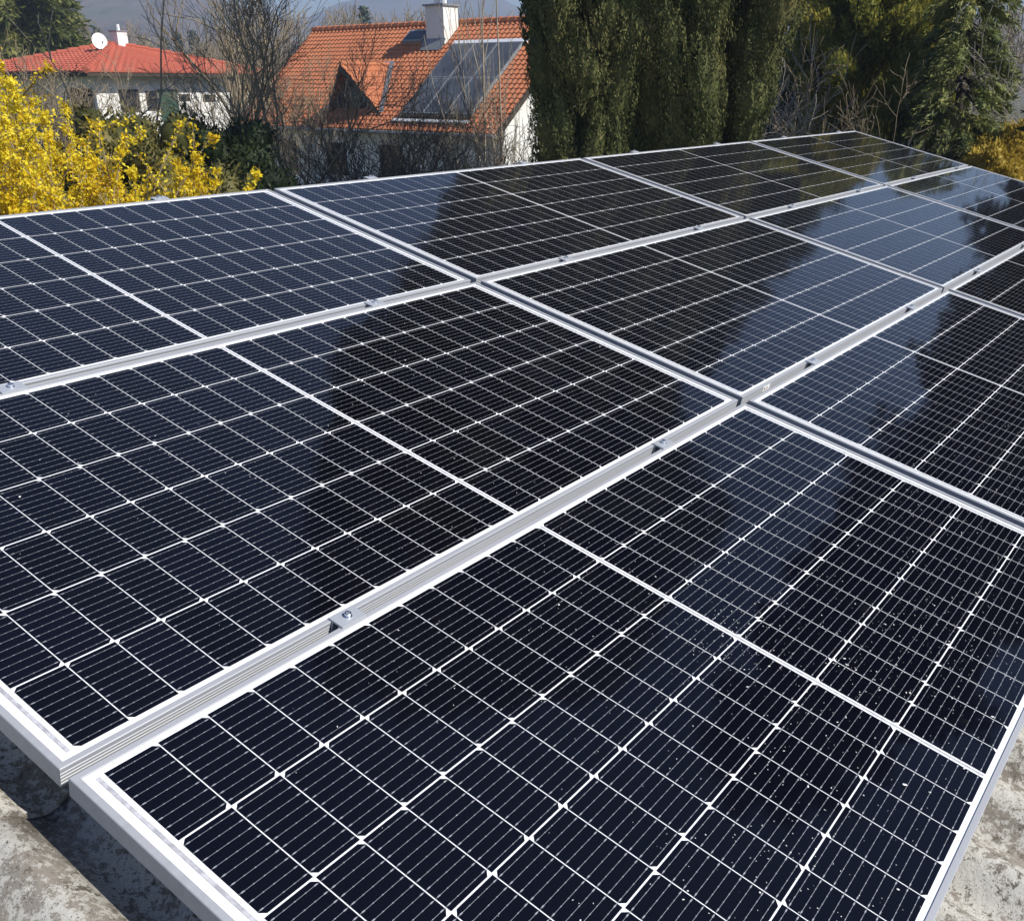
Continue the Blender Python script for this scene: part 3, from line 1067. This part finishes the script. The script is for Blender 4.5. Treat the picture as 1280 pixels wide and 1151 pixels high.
for i, (x, Y, zb, seed, lab, mt) in enumerate([
        (985, 14.0, 1.6, 81, 'tangled bare shrub with arching twigs right of the yews', 'twig_grey'),
        (1040, 15.5, 1.6, 82, 'bare shrub with pale twigs in front of the dark pine', 'twig'),
        (1262, 16.5, 1.8, 83, 'grey bare tree behind the hemlock at the right edge', 'twig_grey'),
        (1215, 19.0, 1.8, 84, 'bare tree with fine grey twigs behind the hemlock top', 'twig_grey')]):
    q = gpos(x, Y)
    r_ = random.Random(seed)
    st = [((0, 0, 0), (0, 0, 1), zb + 0.3, 0.05, 0)]
    for k in range(5 if x < 1100 else 10):
        a = r_.random() * 6.28
        st.append(((r_.gauss(0, 0.2), r_.gauss(0, 0.2), zb), (0.75 * math.cos(a), 0.75 * math.sin(a), 1), r_.uniform(1.1, 1.7), 0.02, 4))
    bare_tree('bare_shrub', q, lab, 'shrub', seed, st, M['bark'], M[mt], 0.012, group='bare winter shrubs on the right', upb=0.08, spread=0.75, kids=(2, 3), minr=0.0034)


# ------------------------------------------------------------------ tiled roofs
def tiled_plane(p00, p10, p01, p11, courses, mt_name, parent, wave=0.24, name='roof', thick=0.05):
    """a roof slope: p00-p10 ridge side (left, right), p01-p11 eave side; stepped courses of pan tiles"""
    p00, p10, p01, p11 = map(V3, (p00, p10, p01, p11))
    nrm = (p10 - p00).cross(p00 - p01)
    if nrm.length < 1e-6: nrm = (p11 - p01).cross(p00 - p01)
    nrm.normalize()
    if nrm.z < 0: nrm = -nrm
    wmax = max((p10 - p00).length, (p11 - p01).length)
    n = max(8, int(wmax / wave) * 6)
    e = (p11 - p01).normalized()
    vs, fs = [], []
    for j in range(courses):
        for q, (t, lift) in enumerate(((j / courses, 0.0), ((j + 1) / courses, 0.030), ((j + 1) / courses, -0.02))):
            a = p00.lerp(p01, t)
            b = p10.lerp(p11, t)
            for i in range(n + 1):
                c = a.lerp(b, i / n)
                s = (c - p01).dot(e) / wave
                s -= math.floor(s)
                hgt = 0.05 * (math.sin(math.pi * s) ** 2) if q < 2 else 0
                vs.append(c + nrm * (lift + hgt + 0.01))
    for j in range(courses):
        b0 = j * 3 * (n + 1)
        for r_ in (0, 1):
            for i in range(n):
                a = b0 + r_ * (n + 1) + i
                fs.append((a, a + n + 1, a + n + 2, a + 1))
    o = mesh_obj(name, vs, fs, M[mt_name], parent)
    return o


# ------------------------------------------------------------------ orange roofed house
RA = V3((0.79, -0.62, 0)).normalized()             # along the ridge, to the right
RN = V3((-0.62, -0.79, 0)).normalized()            # the slope we see faces this way
R0 = at(392, 39, 48.0)                             # left end of the ridge
TH = math.tan(R(40))
house2 = empty('orange_house', (R0.x, R0.y, 0), (0, 0, math.atan2(RA.y, RA.x)))
tag(house2, 'house with steep orange tiled roof, white gable wall and one dormer', 'house')
INV = Matrix.Translation(house2.location) @ Matrix.Rotation(math.atan2(RA.y, RA.x), 4, 'Z')
INV = INV.inverted()


def loc2(x, y, plane_n, plane_p):
    """pixel ray to a plane, in house coordinates (x along ridge, -y toward us)"""
    d = ray(x, y)
    o = V3((0, 0, H))
    t = (plane_p - o).dot(plane_n) / d.dot(plane_n)
    return INV @ (o + d * t)


SLN = (RN * math.sin(R(40)) + V3((0, 0, 1)) * math.cos(R(40)))
ZR = R0.z
HB = 4.9
rc = loc2(621, 169, SLN, R0)                       # lower right corner of the slope
LEN = rc.x
HB = -rc.y
ze = ZR - HB * TH
tiled_plane((0, 0, ZR), (LEN, 0, ZR), (0, -HB, ze), (LEN, -HB, ze), 24, 'tile_orange', house2)
tiled_plane((LEN, 0, ZR), (0, 0, ZR), (LEN, HB, ze), (0, HB, ze), 10, 'tile_orange', house2)
mb = MB()
for i in range(int(LEN / 0.4)):
    mb.tube([(i * 0.4, 0, ZR + 0.02), (i * 0.4 + 0.42, 0, ZR + 0.035)], [0.13, 0.145], 8)
mb.build('ridge_tiles', M['tile_orange'], house2)
wi = HB - 0.55
zw = ZR - 0.12 - wi * TH
mb = MB()
x0, x1 = 0.35, LEN - 0.35
mb.add([(x0, -wi, 0), (x1, -wi, 0), (x1, wi, 0), (x0, wi, 0), (x0, -wi, zw), (x1, -wi, zw), (x1, wi, zw), (x0, wi, zw), (x0, 0, ZR - 0.12), (x1, 0, ZR - 0.12)],
       [(0, 1, 5, 4), (2, 3, 7, 6), (1, 2, 6, 9, 5), (3, 0, 4, 8, 7)])
mb.build('wall', M['white_wall'], house2)
for xx in (0.02, LEN - 0.06):
    mb = MB()
    for s in (-1, 1):
        mb.add([(xx, 0, ZR - 0.02), (xx + 0.04, 0, ZR - 0.02), (xx + 0.04, s * HB, ze - 0.02), (xx, s * HB, ze - 0.02), (xx, 0, ZR - 0.24), (xx + 0.04, 0, ZR - 0.24), (xx + 0.04, s * HB, ze - 0.22), (xx, s * HB, ze - 0.22)],
               [(0, 1, 2, 3), (4, 7, 6, 5), (0, 3, 7, 4), (1, 5, 6, 2), (3, 2, 6, 7)])
    mb.build('bargeboard', M['dark_wood'], house2)
mb = MB()
mb.tube([(0, -HB - 0.06, ze - 0.06), (LEN, -HB - 0.06, ze - 0.06)], 0.07, 8)
mb.build('gutter', M['lead'], house2)
# windows in the shaded front wall
for wx in (2.0, 5.2, 8.4):
    mb = MB()
    mb.box(wx, wx + 1.2, -wi - 0.04, -wi + 0.02, 0.9, 2.1)
    f = mb.build('window', M['dark_wood'], house2)
    mb = MB()
    mb.box(wx + 0.09, wx + 1.11, -wi - 0.05, -wi - 0.041, 0.99, 2.01)
    mb.build('pane', M['dark_glass'], f)
# chimney
c0 = loc2(536, 57, SLN, R0)
c1 = loc2(556, 58, SLN, R0)
cw = 0.98
cy0, cy1 = c1.y, c1.y + 0.78
cx1 = c1.x
cx0 = cx1 - cw
zt = (INV @ at(545, 7, (INV.inverted() @ c1).y)).z
mb = MB()
mb.box(cx0, cx1, cy0, cy1, ZR + cy0 * TH - 0.3, zt)
ch2 = mb.build('chimney', M['white_wall'], house2)
mb = MB()
mb.box(cx0 - 0.07, cx1 + 0.07, cy0 - 0.07, cy1 + 0.07, zt + 0.002, zt + 0.07)
mb.build('cap', M['lead'], ch2)
mb = MB()
for q in (0.27, 0.66):
    mb.tube([(cx0 + cw * q, (cy0 + cy1) / 2, zt + 0.07), (cx0 + cw * q, (cy0 + cy1) / 2, zt + 0.38)], 0.11, 10)
    mb.tube([(cx0 + cw * q, (cy0 + cy1) / 2, zt + 0.38), (cx0 + cw * q, (cy0 + cy1) / 2, zt + 0.45), (cx0 + cw * q, (cy0 + cy1) / 2, zt + 0.55)], [0.06, 0.18, 0.04], 10)
mb.build('flue', M['white_metal'], ch2)
mb = MB()
zf = ZR + cy0 * TH
mb.add([(cx0 - 0.1, cy0 - 0.02, zf + 0.28), (cx1 + 0.1, cy0 - 0.02, zf + 0.28), (cx1 + 0.1, cy0 - 0.3, zf - 0.3 * TH + 0.12), (cx0 - 0.1, cy0 - 0.3, zf - 0.3 * TH + 0.12)], [(3, 2, 1, 0)])
mb.build('flashing', M['lead'], ch2)
# roof window left of the chimney
a = loc2(503, 58, SLN, R0)
b = loc2(531, 43, SLN, R0)


def on_slope(x, y, lift):
    """house coordinates of a point of the front slope lifted along its normal"""
    return (x, y - math.sin(R(40)) * lift, ZR + y * TH + math.cos(R(40)) * lift)


def slope_box(name, xa, xb, ya, yb, h, mt_, parent, base=0.0):
    vs = []
    for lf in (base, h):
        vs += [on_slope(xa, ya, lf), on_slope(xb, ya, lf), on_slope(xb, yb, lf), on_slope(xa, yb, lf)]
    mb = MB()
    mb.add(vs, [(0, 3, 2, 1), (4, 5, 6, 7), (0, 1, 5, 4), (1, 2, 6, 5), (2, 3, 7, 6), (3, 0, 4, 7)])
    return mb.build(name, mt_, parent)


yb_ = b.y
rw = slope_box('roof_window', cx0 - 1.35, cx0 - 0.25, min(a.y, b.y), max(a.y, b.y), 0.22, M['lead'], house2)
slope_box('pane', cx0 - 1.27, cx0 - 0.33, min(a.y, b.y) + 0.08, max(a.y, b.y) - 0.08, 0.235, M['dark_glass'], rw, 0.221)
# dormer: gable front coloured dark for the shade on it, tiled saddle roof
GF = 0.84 * HB + 0.5                                     # how far forward the dormer front stands
ap = loc2(425, 82, RN, R0 + RN * GF)
FWD = 0.5                                         # the roof point leans forward over the gable
GW = GF - FWD
zb = ZR - GW * TH
dx, dzz = ap.x, ap.z
yr = (dzz - ZR) / TH                               # ridge meets the main slope here (negative y)
hw = 1.4
dz_e = zb + 0.08
dslope = (dzz - dz_e) / hw
ex, ez = hw + 0.15, dzz - (hw + 0.15) * dslope
yv = (ez - ZR) / TH
dorm = empty('dormer')
dorm.parent = house2
tiled_plane((dx, -GF, dzz), (dx, yr, dzz), (dx + ex, -GW - 0.05, ez), (dx + ex, yv + 0.05, ez), 8, 'tile_orange', dorm, name='dormer_roof')
tiled_plane((dx, yr, dzz), (dx, -GF, dzz), (dx - ex, yv + 0.05, ez), (dx - ex, -GW - 0.05, ez), 8, 'tile_orange', dorm, name='dormer_roof')
mb = MB()
mb.add([(dx - hw, -GW + 0.05, dz_e - 0.3), (dx + hw, -GW + 0.05, dz_e - 0.3), (dx + hw, -GW + 0.05, dz_e - 0.06), (dx, -GW + 0.05, dzz - 0.1), (dx - hw, -GW + 0.05, dz_e - 0.06)], [(0, 1, 2, 3, 4)])
for sg in (-1, 1):
    mb.add([(dx, -GF - 0.03, dzz + 0.04), (dx + sg * ex, -GW - 0.08, ez + 0.04), (dx + sg * ex, -GW - 0.08, ez - 0.16), (dx, -GF - 0.03, dzz - 0.18)], [(0, 1, 2, 3)])
mb.build('dormer_gable', M['dark_wood'], dorm)
mb = MB()
mb.box(dx - 0.42, dx + 0.42, -GW - 0.02, -GW + 0.045, dz_e + 0.05, dz_e + 0.85)
mb.build('dormer_window', M['dark_glass'], dorm)
mb = MB()
mb.tube([(dx, -GF, dzz + 0.06), (dx, yr, dzz + 0.06)], 0.085, 8)
mb.build('ridge_tiles', M['tile_orange'], dorm)
mb = MB()
for sg in (-1, 1):
    a_, b_ = V3(on_slope(dx, yr + 0.1, 0.13)), V3(on_slope(dx + sg * (ex + 0.05), yv, 0.13))
    w_ = V3((sg * 0.26, 0.0, 0.0))
    mb.add([a_, b_, b_ + w_, a_ + w_] if sg < 0 else [a_, a_ + w_, b_ + w_, b_], [(0, 1, 2, 3)])
mb.build('valley_flashing', M['lead'], dorm)

# solar thermal collector on the slope: two rows of three
tl, tr_, br, bl = (loc2(*q, SLN, R0) for q in ((562, 60), (651, 57), (597, 149), (511, 147)))
coll = empty('solar_collector', house2.location, house2.rotation_euler)
tag(coll, 'large grey glazed solar collector lying on the orange roof', 'solar collector')
cx_a, cx_b = (tl.x + bl.x) / 2, (tr_.x + br.x) / 2
cy_t, cy_b = (tl.y + tr_.y) / 2, (bl.y + br.y) / 2
wcol = (cx_b - cx_a) / 3
hrow = (cy_t - cy_b) / 2
for i in range(3):
    for j in range(2):
        xa, ya = cx_a + i * wcol, cy_b + j * hrow
        f = slope_box('collector_frame', xa + 0.01, xa + wcol - 0.01, ya + 0.015, ya + hrow - 0.015, 0.19, M['lead'], coll, 0.08)
        slope_box('collector_glass', xa + 0.05, xa + wcol - 0.05, ya + 0.05, ya + hrow - 0.05, 0.196, M['collector'], f, 0.191)
slope_box('flashing', cx_a - 0.1, cx_b + 0.1, cy_t + 0.01, cy_t + 0.15, 0.15, M['white_metal'], coll, 0.08)
slope_box('flashing', cx_a - 0.25, cx_b + 0.1, cy_b - 0.26, cy_b - 0.17, 0.14, M['white_metal'], coll, 0.08)
mb = MB()
for i in range(22):
    xx = cx_a + (cx_b - cx_a) * (i + 0.5) / 22
    mb.tube([on_slope(xx - 0.06, cy_b - 0.06, 0.14), on_slope(xx + 0.06, cy_b - 0.08, 0.16)], 0.06, 6)
mb.build('pipe_joints', M['dark_wood'], coll)

# ------------------------------------------------------------------ red roofed house
A1 = V3((0.516, 0.849, 0)).normalized()            # near corner to right corner
B1 = V3((-0.849, 0.516, 0)).normalized()           # near corner to left corner
N0 = at(108, 90, 42.0)
S1 = 9.3
house1 = empty('red_house', (N0.x, N0.y, 0), (0, 0, math.atan2(A1.y, A1.x)))
tag(house1, 'bungalow with low red hipped roof and pale walls at the upper left', 'house')
z1 = N0.z
apx = at(152, 56, (N0 + (A1 + B1) * S1 / 2).y)
za = apx.z
ct = (S1 / 2, S1 / 2, za)
cs = [(0, 0, z1), (S1, 0, z1), (S1, S1, z1), (0, S1, z1)]
for i in range(4):
    a, b = cs[i], cs[(i + 1) % 4]
    tiled_plane(ct, ct, a, b, 13, 'tile_red', house1, wave=0.3)
mb = MB()
for c in cs:
    n_ = 14
    for k in range(n_):
        p_, q_ = V3(c).lerp(V3(ct), k / n_), V3(c).lerp(V3(ct), (k + 1.08) / n_)
        mb.tube([p_ + V3((0, 0, 0.07)), q_ + V3((0, 0, 0.05))], [0.13, 0.10], 7)
mb.build('ridge_tiles', M['tile_red'], house1)
mb = MB()
ov = 0.75
mb.box(0.02, S1 - 0.02, 0.02, S1 - 0.02, z1 - 0.16, z1 - 0.03)
mb.build('eave_soffit', M['dark_wood'], house1)
mb = MB()
mb.box(ov, S1 - ov, ov, S1 - ov, 0, z1 - 0.162)
mb.build('wall', M['white_wall'], house1)
INV1 = (Matrix.Translation(house1.location) @ Matrix.Rotation(math.atan2(A1.y, A1.x), 4, 'Z')).inverted()


def wall1(x, y):
    nn = V3((A1.y, -A1.x, 0))
    pp = N0 + B1 * ov
    d = ray(x, y)
    o = V3((0, 0, H))
    t = (pp - o).dot(nn) / d.dot(nn)
    q = INV1 @ (o + d * t)
    return q.x, q.z


for (xa, ya, xb, yb2, mt_) in ((152, 112, 172, 140, 'dark_glass'), (185, 114, 196, 138, 'dark_glass'), (203, 112, 220, 152, 'green_wood'), (292, 108, 306, 140, 'green_wood'), (224, 118, 236, 126, 'dark_glass'), (254, 119, 268, 127, 'dark_glass')):
    (ua, zb_), (ub, zt_) = wall1(xa, yb2), wall1(xb, ya)
    mb = MB()
    mb.box(ua, ub, ov - 0.05, ov - 0.002, zb_, zt_)
    f = mb.build('window' if mt_ == 'dark_glass' else 'shutter', M['dark_wood'] if mt_ == 'dark_glass' else M[mt_], house1)
    if mt_ == 'dark_glass':
        mb = MB()
        mb.box(ua + 0.06, ub - 0.06, ov - 0.06, ov - 0.051, zb_ + 0.06, zt_ - 0.06)
        mb.build('pane', M[mt_], f)
# dark slab coloured as the shade of a recess near the corner
mb = MB()
mb.box(ov - 0.06, ov - 0.002, ov + 0.2, ov + 1.6, z1 - 2.4, z1 - 0.6)
mb.build('recess_shade', M['dark_wood'], house1)
# chimney
zc = (INV1 @ at(155, 40, apx.y)).z
mb = MB()
mb.box(S1 / 2 - 0.05, S1 / 2 + 0.45, S1 / 2 - 0.42, S1 / 2 + 0.08, za - 0.6, zc)
mb.build('chimney', M['white_wall'], house1)
c_ = [o for o in C.objects if o.parent == house1 and o.name.startswith('chimney')][0]
mb = MB()
mb.box(S1 / 2 - 0.09, S1 / 2 + 0.49, S1 / 2 - 0.46, S1 / 2 + 0.12, zc + 0.002, zc + 0.05)
mb.build('cap', M['lead'], c_)
mb = MB()
mb.tube([(S1 / 2 + 0.2, S1 / 2 - 0.2, zc + 0.05), (S1 / 2 + 0.2, S1 / 2 - 0.2, zc + 0.3)], 0.07, 8)
mb.build('flue', M['white_metal'], c_)

# satellite dish on the red roof
dp = at(124, 52, apx.y - 1.4)
dish = empty('satellite_dish', dp)
tag(dish, 'round white satellite dish on the red roof, left of its chimney', 'satellite dish')
mb = MB()
n = 24
rad = 0.31
dn = (V3((0, 0, H)) - dp)
dn.z = 0
dn.normalize()
dn = (dn + V3((0.35, 0, 0.25))).normalized()
xa_ = dn.cross(V3((0, 0, 1))).normalized()
ya_ = xa_.cross(dn)
for sgn in (0, 1):
    vs, fs = [], []
    for i in range(5):
        r_ = rad * i / 4
        for k in range(n):
            a = 2 * math.pi * k / n
            vs.append(xa_ * r_ * math.cos(a) + ya_ * r_ * 1.08 * math.sin(a) + dn * (0.07 * (i / 4) ** 2 - 0.02 * sgn))
    for i in range(4):
        for k in range(n):
            f = (i * n + k, i * n + (k + 1) % n, (i + 1) * n + (k + 1) % n, (i + 1) * n + k)
            fs.append(f if not sgn else f[::-1])
    mb.add(vs, fs)
mb.build('dish', M['dish'], dish, True)
mb = MB()
mb.tube([-dn * 0.04, -dn * 0.15 + V3((0, 0, -0.1)), -dn * 0.15 + V3((0, 0, -0.75))], 0.025, 6)
mb.build('mast', M['lead'], dish)
mb = MB()
mb.tube([ya_ * -0.36 + dn * 0.05, dn * 0.42 - ya_ * 0.15], 0.012, 5)
mb.tube([dn * 0.40 - ya_ * 0.15, dn * 0.48 - ya_ * 0.13], 0.035, 8)
mb.build('feed_arm', M['lead'], dish)

# ------------------------------------------------------------------ far trees
t = Twigs(90)
for k in range(7):
    a = k * 0.9
    t.grow(V3((0, 0, 2.5)), V3((0.4 * math.cos(a), 0.4 * math.sin(a), 1)), 3.4, 0.12, 4, upb=0.25, spread=0.55, kids=(2, 3), minr=0.022)
t.grow(V3((0, 0, 0)), V3((0, 0, 1)), 3.0, 0.25, 0)
far0 = empty('bare_tree')
t.build('branches', M['twig'], far0, 3)
fr = random.Random(8)
FT = [(128, 92), (205, 88), (222, 100), (240, 86), (262, 94), (283, 90), (300, 104), (318, 88), (336, 98), (356, 84), (376, 96), (450, 92), (470, 82), (492, 90), (515, 84), (575, 88), (600, 80), (1150, 60), (1185, 66), (1250, 60)]
for i, (x, Y) in enumerate(FT):
    o = far0 if i == 0 else copy_tree(far0)
    o.location = gpos(x, Y)
    o.rotation_euler = (0, 0, fr.random() * 6.28)
    s = fr.uniform(0.62, 0.9) if x < 400 or x > 1000 else fr.uniform(0.75, 0.95)
    o.scale = (s * 1.1, s * 1.1, s)
    where = 'beyond the red roof' if x < 400 else ('beyond the orange roof ridge' if x < 1000 else 'beyond the right hand conifers')
    tag(o, 'distant brownish bare tree %s' % where, 'tree', 'distant bare trees ' + where)
far_c = None
FC = [(116, 170), (127, 176), (133, 165), (141, 180), (150, 172), (166, 176), (172, 168), (186, 180), (196, 172), (214, 178), (232, 170), (250, 180), (462, 120)]
for i, (x, Y) in enumerate(FC):
    if i == 0:
        r_ = random.Random(4)
        far_c = empty('conifer')
        lobes = []
        for k in range(46):
            f = k / 46
            a = k * 2.4
            rr = 2.3 * (1 - f) ** 0.9
            lobes.append(((rr * 0.7 * math.cos(a), rr * 0.7 * math.sin(a), 1 + 11 * f), (math.cos(a), math.sin(a), -0.3), 0.45, 0.9 * (1.1 - 0.6 * f)))
        lobes_mesh('crown', lobes, 60, 0.6, 0.2, M['far_conifer'], far_c, 4, core=0.8)
        trunk(far_c, 12, 0.2, M['bark_dark'])
        o = far_c
    else:
        o = copy_tree(far_c)
    o.location = gpos(x, Y)
    s = fr.uniform(0.75, 1.05)
    o.scale = (s, s, s)
    tag(o, 'small distant dark conifer beyond the red roof' if x < 400 else 'small distant conifer just above the orange roof ridge', 'tree', 'distant conifers')


# ------------------------------------------------------------------ hills
def hill(name, Y0, Y1, sky_px, seed):
    """wooded ridge: crest along the given skyline (photo pixels at depth Y1), rising from Y0"""
    pts = [at(x, y, Y1) for x, y in sky_px]
    rs = np.random.default_rng(seed)
    xs = np.array([p.x for p in pts]); zs = np.array([p.z for p in pts])
    nx, ny = 260, 40
    X = np.linspace(xs[0], xs[-1], nx)
    Z = np.interp(X, xs, zs)
    kern = np.ones(9) / 9
    Z = np.convolve(np.pad(Z, 4, 'edge'), kern, 'valid')
    Z += rs.normal(size=nx) * Y1 * 0.0012
    vs = []
    for j in range(ny + 14):
        t = j / ny
        if t <= 1:
            g = t * t * (3 - 2 * t)
            yy = Y0 + (Y1 - Y0) * t
        else:
            g = 1 - (t - 1) ** 2 * 2
            yy = Y1 + (t - 1) * (Y1 - Y0)
        for i in range(nx):
            vs.append((X[i] * (yy / Y1) ** 0.5, yy, -1 + (Z[i] + 1) * g + rs.normal() * Y1 * 0.0008 * min(1, t * 3)))
    fs = [(j * nx + i, j * nx + i + 1, (j + 1) * nx + i + 1, (j + 1) * nx + i) for j in range(ny + 13) for i in range(nx - 1)]
    o = mesh_obj(name, vs, fs, M['hill'], smooth=False)
    tag(o, kind='structure')
    return o


hill('hills', 350, 750, [(-900, 40), (-300, -20), (0, -30), (115, -22), (200, -14), (265, -2), (300, 6), (330, 17), (365, 27), (400, 42), (450, 70), (520, 90), (700, 95), (900, 70), (1100, 40), (1200, 22), (1300, 10), (1700, -10), (2300, 40)], 1)
hill('hills', 850, 1500, [(-1200, 60), (-300, 50), (100, 40), (300, 48), (360, 40), (388, 26), (420, 12), (450, -2), (500, -14), (550, -16), (600, -4), (640, 8), (720, 30), (900, 40), (1400, 30), (2400, 60)], 2)

# ------------------------------------------------------------------ haze
mb = MB()
mb.box(-1700, 2300, -40, 2050, -1, 140)
hz = mat('haze_air')
hz.node_tree.nodes.remove(bsdf(hz))
pv = N(hz, 'ShaderNodeVolumePrincipled')
pv.inputs['Color'].default_value = (0.66, 0.80, 1.0, 1)
pv.inputs['Density'].default_value = 0.0011
pv.inputs['Anisotropy'].default_value = 0.2
L(hz, pv.outputs[0], hz.node_tree.nodes['Material Output'].inputs['Volume'])
tag(mb.build('haze', hz), kind='stuff')
